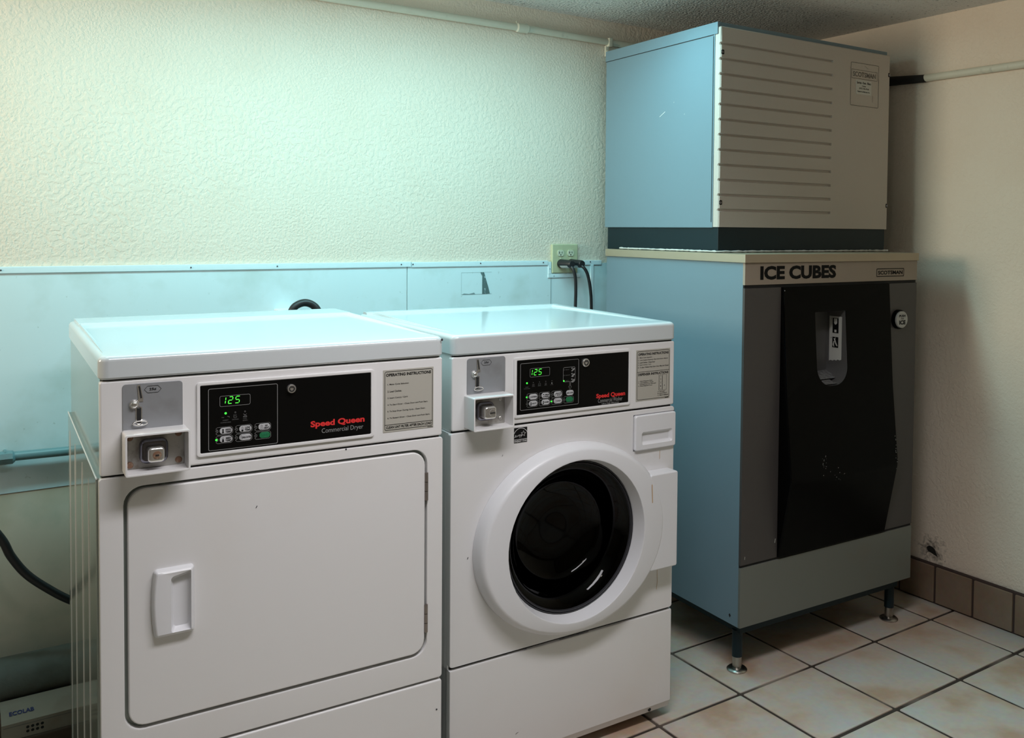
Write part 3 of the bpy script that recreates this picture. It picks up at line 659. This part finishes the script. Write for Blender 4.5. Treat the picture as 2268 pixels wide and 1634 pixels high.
display(WA, cp, .2142, 1.0022, .0577, .0212, (.2120, 1.0068, .0078, .0138, .0055))
for i, u in enumerate((.2057, .2239, .2421, .2603, .2785)): lamp(cp, u, .9880, i == 0, .0022 if i == 0 else .0013)
pads = MB(); cols = ((.2055, .2373), (.2415, .2733), (.2780, .3100), (.3145, .3445)); rows = ((.9443, .9612), (.9275, .9440)); k = 0
tb = MB()
spec = [['NORMAL'], ['PERM', 'PRESS'], ['DELICATES', 'KNIT'], None, ['HOT'], ['WARM'], ['COLD'], 'G']
for (z0, z1) in rows:
    for (x0, x1) in cols:
        s = spec[k]; zc = (z0+z1)/2
        if s is None:
            p0, p1 = .3218, .3443; zc = .9530
            MB().slab(p0, p1, zc-.0064, zc+.0064, -.0048, -.0032, .006, .0006).build('button', 'pill', cp)
            tb.text('SOIL LEVEL', p0+.0012, p1-.0012, zc-.0018, zc+.0018, -.0052, .03)
        else:
            pad(pads, x0, x1, z0, z1); p0, p1 = x0+.0066, x1-.0016
            MB().slab(p0, p1, z0+.0018, z1-.0018, -.0048, -.0032, .006, .0006).build('button', 'green' if s == 'G' else 'pill', cp)
            if s != 'G':
                if len(s) == 1: tb.text(s[0], p0+(.0072 if len(s[0]) < 6 else .0055), p1-(.003 if len(s[0]) < 5 else .0010), zc-.0019, zc+.0019, -.0052, .03)
                else:
                    tb.text(s[0], p0+(.0095 if k == 1 else .005), p1-.0015, zc+.0005, zc+.0038, -.0052, .03); tb.text(s[1], p0+.0085, p1-.003, zc-.0040, zc-.0007, -.0052, .03)
                if k in (4, 5, 6): thermo(tb, p0+.0045, zc-.0048, .0096, (1, .9, 0)[k-4] if k != 5 else 1, -.0052)
                elif k == 1: tb.strip([(p0+.0028, zc+.002), (p0+.005, zc+.0035), (p0+.007, zc+.001)], .0016, -.0052).strip([(p0+.004, zc-.003), (p0+.0075, zc-.003)], .0016, -.0052)
                else: tb.strip([(p0+.0018, zc-.002), (p0+.003, zc+.002), (p0+.005, zc-.001), (p0+.003, zc-.003)], .0006, -.0052, True)
        k += 1
tb.build('lettering', 'blackprint', cp); pads.build('button_outline', 'greyprint', cp)
for u, z, on in ((.2051, .9528, 1), (.2412, .9528, 0), (.2778, .9528, 0), (.2051, .9357, 0), (.2412, .9357, 0), (.2776, .9357, 1), (.3142, .9357, 0), (.3145, .9845, 1)): lamp(cp, u, z, on, .0021)
tx = MB(); v = -.0037
tx.text('INSERT', .2010, .2108, .9772, .9791, v).text('COINS/CARD', .1968, .2150, .9733, .9752, v).text('WASH', .2200, .2283, .9776, .9795, v).text('RINSE', .2378, .2463, .9776, .9795, v).text('SPIN', .2570, .2640, .9776, .9795, v).text('DOOR', .2745, .2825, .9776, .9795, v)
tx.strip([(.2205, .9838), (.2275, .9838)], .0006, v).strip([(.2205, .9812), (.2275, .9812)], .0006, v).strip(rr(.2385, .2455, .9808, .9842, .0005, 2), .0005, v, True).strip(ell(.2604, .9825, .0020, .0020, 3), .0006, v, True)
tx.build('lettering', 'dimprint', cp); tx = MB()
tx.text('HEAVY', .3190, .3305, 1.0118, 1.0138, v).text('MEDIUM', .3190, .3330, .9976, .9996, v).text('LIGHT', .3195, .3290, .9835, .9855, v)
for z in (1.0128, .9986): tx.strip(ell(.3150, z, .0014, .0016, 3), .0004, v, True)
tx.build('lettering', 'dimprint', cp)
gx = MB().strip([(.3322, .9818), (.3150, .9818), (.3125, .984), (.3125, 1.0165), (.3150, 1.0188), (.3465, 1.0188), (.3487, 1.0165), (.3487, .984), (.3465, .9818), (.3350, .9818), (.3350, .9700), (.3378, .9700), (.3336, .9592), (.3294, .9700), (.3322, .9700), (.3322, .9818)], .0007, v)
for z, kk in ((1.0122, 4), (.9980, 5), (.9838, 6)):
    for q in range(kk):
        gx.disc(.3392+.0030*((q*7) % 3), z-.0032+.0022*((q*5) % 4), .0014+.0003*(q % 3)+.0001*kk, v, 7)
gx.build('soil_icon', 'greyprint', cp)
gx = MB().disc(.2785, .9822, .0013, v, 10, .002); gx.build('door_icon', 'greyprint', cp)
MB().text('Speed Queen', .4155, .5095, .9268, .9420, v, .038).build('brand_lettering', 'red', cp)
MB().text('Commercial Washer', .4215, .5005, .9178, .9285, v, -.004).text('Ultra High Efficiency', .4335, .4895, .9112, .9160, v, .01).build('model_lettering', 'greyprint', cp)
keylock(cp, .3797, 1.0272, .0108)
lb = MB().slab(.5476, .6652, .9083, 1.0472, -.0009, .0001, .0008, .0003).build('instruction_label', 'label', WA)
tx = MB(); v = -.0013
tx.strip(rr(.5512, .6618, .9120, 1.0432, .004, 3), .0010, v, True).strip([(.5512, .9874), (.6618, .9874)], .0010, v)
tx.text('OPERATING INSTRUCTIONS', .5545, .6592, 1.0320, 1.0386, v, .035).text('DISPENSER INSTRUCTIONS', .5545, .6588, .9772, .9838, v, .035)
for s, z, e in (('1.  Make Cycle Selection.', 1.0248, .6020), ('2.  Load Supply Dispenser (See Instructions Below)', 1.0182, .6570), ('3.  Load Clothes - Close Door', 1.0118, .6120), ('4.  Insert Coin(s) / Card.', 1.0052, .5990), ('5.  To Start Washer-Push Start. Door Must be Closed', .9988, .6590)): tx.text(s, .5536, e, z-.0008, z+.0030, v, .012)
for s, z, a, e in (('1.  Open Dispenser Door', .9614, .5553, .6040), ('2.  Load Supplies in Proper', .9570, .5553, .6075), ('Compartment (as Indicated)', .9527, .5600, .6160), ('3.  Close Dispenser Door', .9484, .5553, .6035)): tx.text(s, a, e, z-.0010, z+.0026, v, .012)
tx.strip([(.6256, .9329), (.6528, .9329), (.6528, .9745), (.6256, .9745)], .0008, v, True).strip([(.6390, .9329), (.6390, .9745)], .0008, v)
for za, zb, s in ((.9545, .9715, 'C'), (.9355, .9520, 'B')):
    tx.strip([(.6280, za), (.6375, za), (.6375, zb), (.6280, zb)], .0007, v, True); tx.text(s, .6314, .6338, (za+zb)/2-.0018, (za+zb)/2+.0018, v, .04)
tx.text('A', .6440, .6470, .9435, .9470, v, .04)
for s, z, e in (('A. Detergent', .9278, .6485), ('B. Liquid Bleach', .9228, .6550), ('C. Fabric Softener', .9180, .6600)): tx.text(s, .6225, e, z-.0008, z+.0028, v, .012)
tx.strip([(.648, .9110), (.6605, .9110)], .0018, v); tx.build('lettering', 'blackprint', lb)
es = MB().slab(.1717, .2090, .8408, .8785, -.0009, .0001, .0003, .0003).build('efficiency_badge', 'blackprint', WA)
tx = MB(); v = -.0013; cu, cz = .1903, .8600
tx.strip([(cu+.0205*math.cos(math.radians(a)), cz-.0035+.0205*math.sin(math.radians(a))) for a in range(24, 157, 6)], .0011, v)
st = []
for i in range(10):
    a = math.radians(90+36*i-6); r_ = .0072 if i % 2 == 0 else .0032; st.append((cu+.0075+r_*math.cos(a), cz+.0028+r_*math.sin(a)))
tx.strip(st, .0009, v, True)
cur = [(0, -.0052), (.002, -.0035), (.0035, -.001), (.0042, .0008), (.0032, .0005), (.0030, -.0035), (.0045, -.0045), (.0060, -.001), (.0066, -.004), (.0085, -.0005), (.0090, -.0035), (.0110, -.0005), (.0105, -.003), (.0125, .0005), (.0145, .001), (.0150, -.004), (.0140, -.0065), (.0160, .0), (.0185, .0012), (.0190, -.0045), (.0180, -.0068), (.0205, .0005), (.0225, .0005)]
tx.strip([(cu-.0180+a*1.0, cz+b) for a, b in cur], .0008, v)
tx.strip([(.1717, .8492), (.2090, .8492)], .0011, v).text('ENERGY STAR', .1727, .2080, .8424, .8472, v, .01); tx.build('lettering', 'whiteprint', es)
MB().strip([(.6330, .765), (.6325, .742)], .0014, -.0006).build('rust_stain', 'stain', WA); MB().strip([(.6290, .4475), (.6285, .425), (.6300, .40), (.6270, .378)], .0012, -.0006).build('rust_stain', 'stain', WA)
MB().strip([(.5715, .690), (.5725, .665), (.5735, .640)], .0026, -.0463).build('door_stain', 'stain', door)
MB().strip([(.1385, .8130), (.1405, .8165)], .0012, -.0006).build('paint_chip', 'chip', WA); MB().strip([(.045, .575), (.047, .580)], .002, -.0008).build('paint_chip', 'chip', WA)
MB().strip([(.31, .3152), (.36, .3150), (.40, .3147)], .0026, -.0006).strip([(.2055, .3158), (.212, .3158)], .003, -.0006).strip([(.1820, .105), (.190, .108)], .001, -.0006).build('chipped_edge', 'chip', WA)

# ------------------------------------------------------------------ ice bin
BIN = thing('ice_bin', 'grey ice cube dispenser bin with black front chute, right of washer', 'ice bin', (2.0269, -.8815, 0), -.0416)
BW, BD = .8014, .7417
MB().box(0, BW, .08, BD, .1592, 1.2755).box(0, .15, .0095, .08, .1592, 1.2755).box(.655, BW, .0095, .08, .1592, 1.2755).box(.15, .655, .0095, .08, .1592, .40).box(.15, .655, .0095, .08, 1.15, 1.2755).build('cabinet', 'binside', BIN)
each('gap_strip', 'gap', BIN, (.0005, BW-.0005, .004, .0098, 1.198, 1.2095), (.0005, BW-.0005, .004, .0098, .3435, .3535))
MB().box(.03, BW-.03, .03, BD-.03, .125, .160).build('base_frame', 'makerback', BIN)
MB().box(-.0005, BW+.0005, .0, .010, .1590, .3448, .0015).build('lower_panel', 'binkick', BIN)
each('front_panel', 'binfront', BIN, (-.0005, .1515, .0, .010, .3525, 1.199), (.650, BW+.0005, .0, .010, .3525, 1.199))
bd = MB().box(-.0005, BW+.0005, .0, .010, 1.2085, 1.2758, .001).build('header_band', 'binband', BIN)
v = -.0008
MB().text('ICE CUBES', .0612, .3945, 1.2233, 1.2658, v, .045).build('lettering', 'blackprint', bd)
MB().strip(rr(.5915, .7305, 1.2238, 1.2492, .002, 2), .0024, v, True).text('SCOTSMAN', .5985, .7240, 1.2300, 1.2430, v, .026).build('brand_lettering', 'blackprint', bd)
# bent aluminium top
MB().box(-.007, BW+.001, -.007, BD, 1.2762, 1.3021, .0015).build('top_trim', 'slab', BIN)
# chute: profile bulging forward below the opening
def off(z):
    K = ((.350, .006), (.597, .056), (1.04, .010), (1.2, .006))
    for (a, p), (b, q) in zip(K, K[1:]):
        if z <= b: return -(p+(q-p)*max(0, (z-a))/(b-a))
    return -.006
ch = MB(); c0, c1 = .1515, .6540; zs = [.3535, .40, .45, .50, .55, .585, .605, .65, .70, .76, .82, .8605]
def edge(x, i): return x
for za, zb in zip(zs, zs[1:]):
    pass
# lower face (plain) with sides
lv = [[ch.bm.verts.new((x, y, z)) for x, y in ((c0, .05), (c0, off(z)+.004), (c0+.004, off(z)), (c1-.004, off(z)), (c1, off(z)+.004), (c1, .05))] for z in zs]
for a, b in zip(lv, lv[1:]):
    for i in range(5): ch.bm.faces.new((a[i], a[i+1], b[i+1], b[i]))
ch.bm.faces.new(lv[0][::-1])
n = 10
out = rr(c0+.004, c1-.004, .8605, 1.199, .0002, n); inn = rr(.2930, .4330, .8790, 1.1165, .055, n)
inn = [(x, z if z < 1.0 else min(1.1165, z)) for x, z in inn]
inn = [(x, z) for x, z in inn]
inn2 = []
top = rr(.2930, .4330, .8790, 1.1165, .004, n); bot = rr(.2930, .4330, .8790, 1.1165, .060, n)
for k_ in range(4*(n+1)): inn2.append(top[k_] if n+1 <= k_ < 3*(n+1) else bot[k_])
lp = []
for k_ in range(7):
    t_ = k_/6; lp.append([(p[0]+(q[0]-p[0])*t_, off(p[1]+(q[1]-p[1])*t_), p[1]+(q[1]-p[1])*t_) for p, q in zip(out, inn2)])
ch.loft(lp, False, False)
for x, s in ((c0, 1), (c1, -1)):
    ch.loft([[(x+s*.004, off(z), z), (x, off(z)+.004, z), (x, .05, z), (x+s*.004, .05, z)] for z in (.8605, .95, 1.04, 1.12, 1.199)])
ch.build('chute', 'glossblack', BIN, recalc=True)
ND = .066
nb = MB(); nb.loft([[(x, off(z)+.0005, z) for x, z in inn2], [(x, ND-.004, z) for x, z in inn2], [(x+(.363-x)*.02, ND, z) for x, z in inn2]], False, True)
nb.build('dispenser_recess', 'niche', BIN)
nf = MB(); nf.loft([[(x, off(.905)+.004, .8830), (x, .0, .8845), (x, ND-.004, .912), (x, ND-.004, .884)] for x in (.335, .345, .380, .391)]); nf.loft([[(x, .01, .895), (x, ND-.004, .914), (x, ND-.004, .895)] for x in (.302, .424)])
nf.build('drip_floor', 'ice', BIN, recalc=True)
# sticker on the right inner wall of the recess
sk = MB(); X = .4318
def side_poly(mb, pts, x): mb.bm.faces.new([mb.bm.verts.new((x, y, z)) for y, z in pts])
rag = [(.057, 1.0943), (.004, 1.0943), (.004, .9535), (.012, .9505), (.019, .9525), (.026, .9480), (.034, .9500), (.041, .9462), (.049, .9478), (.057, .9445)]
side_poly(sk, rag, X); so = sk.build('instruction_sticker', 'sticker', BIN, recalc=True)
pk_ = MB()
side_poly(pk_, [(.0430, 1.0884), (.0175, 1.0884), (.0175, 1.0388), (.0430, 1.0388)], X-.0006); side_poly(pk_, [(.0430, 1.0260), (.0175, 1.0260), (.0175, .9910), (.0430, .9910)], X-.0006)
side_poly(pk_, [(.049, 1.0865), (.0475, 1.0865), (.0475, 1.083), (.049, 1.083)], X-.0006); side_poly(pk_, [(.049, 1.0245), (.0475, 1.0245), (.0475, 1.020), (.049, 1.020)], X-.0006)
pk_.build('pictogram', 'blackprint', so)
pk_ = MB()
side_poly(pk_, [(.037, 1.0870), (.0235, 1.0870), (.0235, 1.072), (.028, 1.067), (.0325, 1.067), (.037, 1.072)], X-.0012); side_poly(pk_, [(.0345, 1.0500), (.0255, 1.0500), (.0255, 1.0415), (.0345, 1.0415)], X-.0012)
side_poly(pk_, [(.0375, 1.0215), (.031, 1.0205), (.026, 1.008), (.0195, .9965), (.025, .9965), (.030, 1.004), (.033, 1.012)], X-.0012); side_poly(pk_, [(.0375, 1.012), (.0335, 1.012), (.035, 1.002), (.034, .992), (.0375, .995), (.0405, 1.0)], X-.0012); side_poly(pk_, [(.0315, 1.0245), (.029, 1.0245), (.029, 1.0195), (.0315, 1.0195)], X-.0012)
pk_.build('pictogram_figure', 'sticker', so)
bt = MB().lathe((.7035, 1.0755), [(.0330, .0), (.0330, -.010), (.0315, -.013), (.0285, -.013)], 36).build('button_ring', 'glossblack', BIN, recalc=True)
bc_ = MB().lathe((.7035, 1.0755), [(.0285, -.012), (.0285, -.019), (.0270, -.0205), (.010, -.021)], 36).build('push_button', 'cap', BIN, recalc=True)
MB().text('PUSH', .6860, .7180, 1.0840, 1.0925, -.0214, .03).text('FOR', .6960, .7100, 1.0765, 1.0810, -.0214, .02).text('ICE', .6865, .7185, 1.0590, 1.0735, -.0214, .045).build('lettering', 'blackprint', bc_)
gl = MB()
random.seed(3)
for i in range(26):
    z = .597+random.uniform(-.02, .07); x = .290+.1*random.random()*(1 if z < .62 else .2); gl.disc(x, z, random.uniform(.0005, .0016), off(z)-.0007, 6)
for i in range(16):
    z = .60+random.uniform(-.025, .09); x = .650-random.random()*.012; gl.disc(x, z, random.uniform(.0006, .0018), off(z)-.0007, 6)
gl.disc(.1585, 1.1885, .0022, -.0075, 8)
gl.build('scuff_mark', 'greyprint', BIN)
MB().strip([(.1405, .4000), (.1428, .4130)], .0025, -.0008).build('paint_chip', 'sticker', BIN); MB().strip([(.0150, .3700), (.0160, .3790)], .0016, -.0008).build('paint_chip', 'sticker', BIN)
sc = MB(); sc.bm.faces.new([sc.bm.verts.new((-.0008, y_, z_)) for y_, z_ in ((.050, .186), (.045, .192), (.040, .186), (.045, .178))]); sc.build('side_hole', 'gap', BIN)
for u in (.0415, BW-.0415):
    for v_ in (.055, BD-.06):
        f = MB().cyl((u, v_, .045), (u, v_, .13), .0165, n=20, mi=1).cyl((u, v_, .008), (u, v_, .048), .0145, n=20)
        f.loft([[(u+r*math.cos(2*math.pi*k_/28), v_+r*math.sin(2*math.pi*k_/28), z) for k_ in range(28)] for r, z in ((.031, .0), (.032, .004), (.028, .008), (.016, .013))])
        f.build('foot', ['foot', 'makerback'], BIN)

# ------------------------------------------------------------------ ice maker
MK = thing('ice_maker', 'tall grey ice maker head with louvred front standing on the ice bin', 'ice maker', (2.0669, -.7206, 1.3021), -.0184)
ZB = 1.3021; UW, UD = .8307, .6206
H = lambda z: z-ZB
MB().box(.003, UW-.008, .004, UD-.012, .0005, H(1.384), .002).build('base_skirt', 'makerback', MK)
MB().box(-.003, UW-.004, .026, UD, H(1.3815), H(2.0290), .003).build('cabinet', 'binside', MK)
MB().box(-.0046, UW-.002, .012, UD+.002, H(1.995), H(2.0335), .002).build('top_cover', 'binside', MK)
MB().box(-.0045, -.001, .030, .0315, H(1.40), H(1.99)).box(-.0052, -.004, .030, UD, H(1.9935), H(1.9952)).build('seam', 'gap', MK)
# louvred front panel
fp = MB(); bm = fp.bm
zlev = [H(1.3840)]; gro = [1.4385+.04775*i for i in range(12)]
prof = [(H(1.3840), 0)]
for g in gro: prof += [(H(g-.0045), 0), (H(g-.0030), .006), (H(g+.0015), .006), (H(g+.0050), .0)]
prof += [(H(2.0150), 0)]
ucols = (.0035, .5180, .5215)
A_ = [[bm.verts.new((u, (d_ if i < 2 else 0), z)) for i, u in enumerate((.0035, .5185, .5225, UW-.003))] for z, d_ in prof]
for a, b in zip(A_, A_[1:]):
    for i in range(3): bm.faces.new((a[i], a[i+1], b[i+1], b[i]))
Lb = [[bm.verts.new((0, max(.0035, d_+.003), z)) for _ in (0,)][0] for z, d_ in prof]; Lk = [bm.verts.new((0, .026, z)) for z, d_ in prof]
Rb = [bm.verts.new((UW, .0035, z)) for z, d_ in prof]; Rk = [bm.verts.new((UW, .026, z)) for z, d_ in prof]
for i in range(len(prof)-1):
    bm.faces.new((Lb[i], A_[i][0], A_[i+1][0], Lb[i+1])); bm.faces.new((Lk[i], Lb[i], Lb[i+1], Lk[i+1]))
    bm.faces.new((A_[i][3], Rb[i], Rb[i+1], A_[i+1][3])); bm.faces.new((Rb[i], Rk[i], Rk[i+1], Rb[i+1]))
tz = H(2.0185)
tv = [bm.verts.new((u, .0035, tz)) for u in (.003, .5185, .5225, UW-.003)]; tk = [bm.verts.new((u, .026, tz)) for u in (.003, .5185, .5225, UW-.003)]
for i in range(3):
    bm.faces.new((A_[-1][i], A_[-1][i+1], tv[i+1], tv[i])); bm.faces.new((tv[i], tv[i+1], tk[i+1], tk[i]))
bm.faces.new((Lb[-1], A_[-1][0], tv[0])); bm.faces.new((Lk[-1], Lb[-1], tv[0], tk[0])); bm.faces.new((A_[-1][3], Rb[-1], tv[3])); bm.faces.new((Rb[-1], Rk[-1], tk[3], tv[3]))
bm.faces.new([A_[0][3], A_[0][2], A_[0][1], A_[0][0], Lb[0], Lk[0], Rk[0], Rb[0]])
fpo = fp.build('front_panel', 'makerfront', MK, recalc=True)
for u, z, w_ in ((.0, 1.9370, .014), (.0, 1.4620, .014), (UW-.010, 1.9475, .0105), (UW-.010, 1.4705, .0105)):
    c_ = MB().slab(u+(.0025 if u < .1 else 0), u+w_-(.0025 if u > .1 else 0), H(z-.0075), H(z+.0075), -.0006, .012, .003, .0004).build('fastener_notch', 'gap', fpo)
    MB().lathe((u+.006, H(z)), [(.004, -.0005), (.004, -.0014), (.002, -.0022)], 12).build('fastener', 'darkchrome', fpo, recalc=True)
# badge
bg = MB().strip(rr(.6155, .7665, H(1.8220), H(1.9730), .004, 3), .0018, -.0008, True).strip(rr(.6200, .7585, H(1.9180), H(1.9485), .0005, 2), .0014, -.0008, True).text('SCOTSMAN', .6265, .7500, H(1.9245), H(1.9420), -.0009, .02).build('embossed_badge', 'emboss', fpo)
sk = MB().slab(.6450, .7268, H(1.8630), H(1.9145), -.0012, .0, .003, .0004).build('service_sticker', 'sticker', fpo)
tx = MB(); v = -.0016
tx.text('Service - Parts - Filters', .6480, .7235, H(1.9000), H(1.9085), v, .015).text('Contact', .6760, .6960, H(1.8905), H(1.8960), v, .01).text('(937) 236-4166', .6600, .7125, H(1.8800), H(1.8870), v, .01).text('Dayton Ice Machine, Inc.', .6520, .7180, H(1.8692), H(1.8755), v, .015)
tx.build('sticker_lettering', 'blackprint', fpo)
MB().strip([(.689, H(1.9655)), (.708, H(1.9570))], .0014, -.0009).build('scratch', 'binband', fpo); MB().strip([(.735, H(1.8640)), (.735, H(1.8400))], .0018, -.0009).build('scratch', 'binband', fpo)
for pts in (((.30, 1.760), (.27, 1.775)), ((.17, 1.755), (.168, 1.758)), ((.225, 1.80), (.223, 1.803))):
    (a, za), (b_, zb) = pts; sc = MB(); sc.bm.faces.new([sc.bm.verts.new(p) for p in ((-.0036, a, H(za)), (-.0036, a, H(za)+.002), (-.0036, b_, H(zb)+.002), (-.0036, b_, H(zb)))]); sc.build('scratch', 'whiteprint', MK)
# bead of sealant between the ice maker and the bin top
random.seed(5); P = []
for i in range(60): P.append((-.006+random.uniform(-.002, .002), UD-.10-(UD-.10)*i/59, .0042+.0008*random.random()))
for i in range(1, 80): P.append((-.003+(UW-.0)*i/79, -.006+random.uniform(-.002, .002), .0040+.0008*random.random()))
MB().tube(P, [random.uniform(.0018, .0036) for _ in P], 8).build('sealant_bead', 'foam', MK)
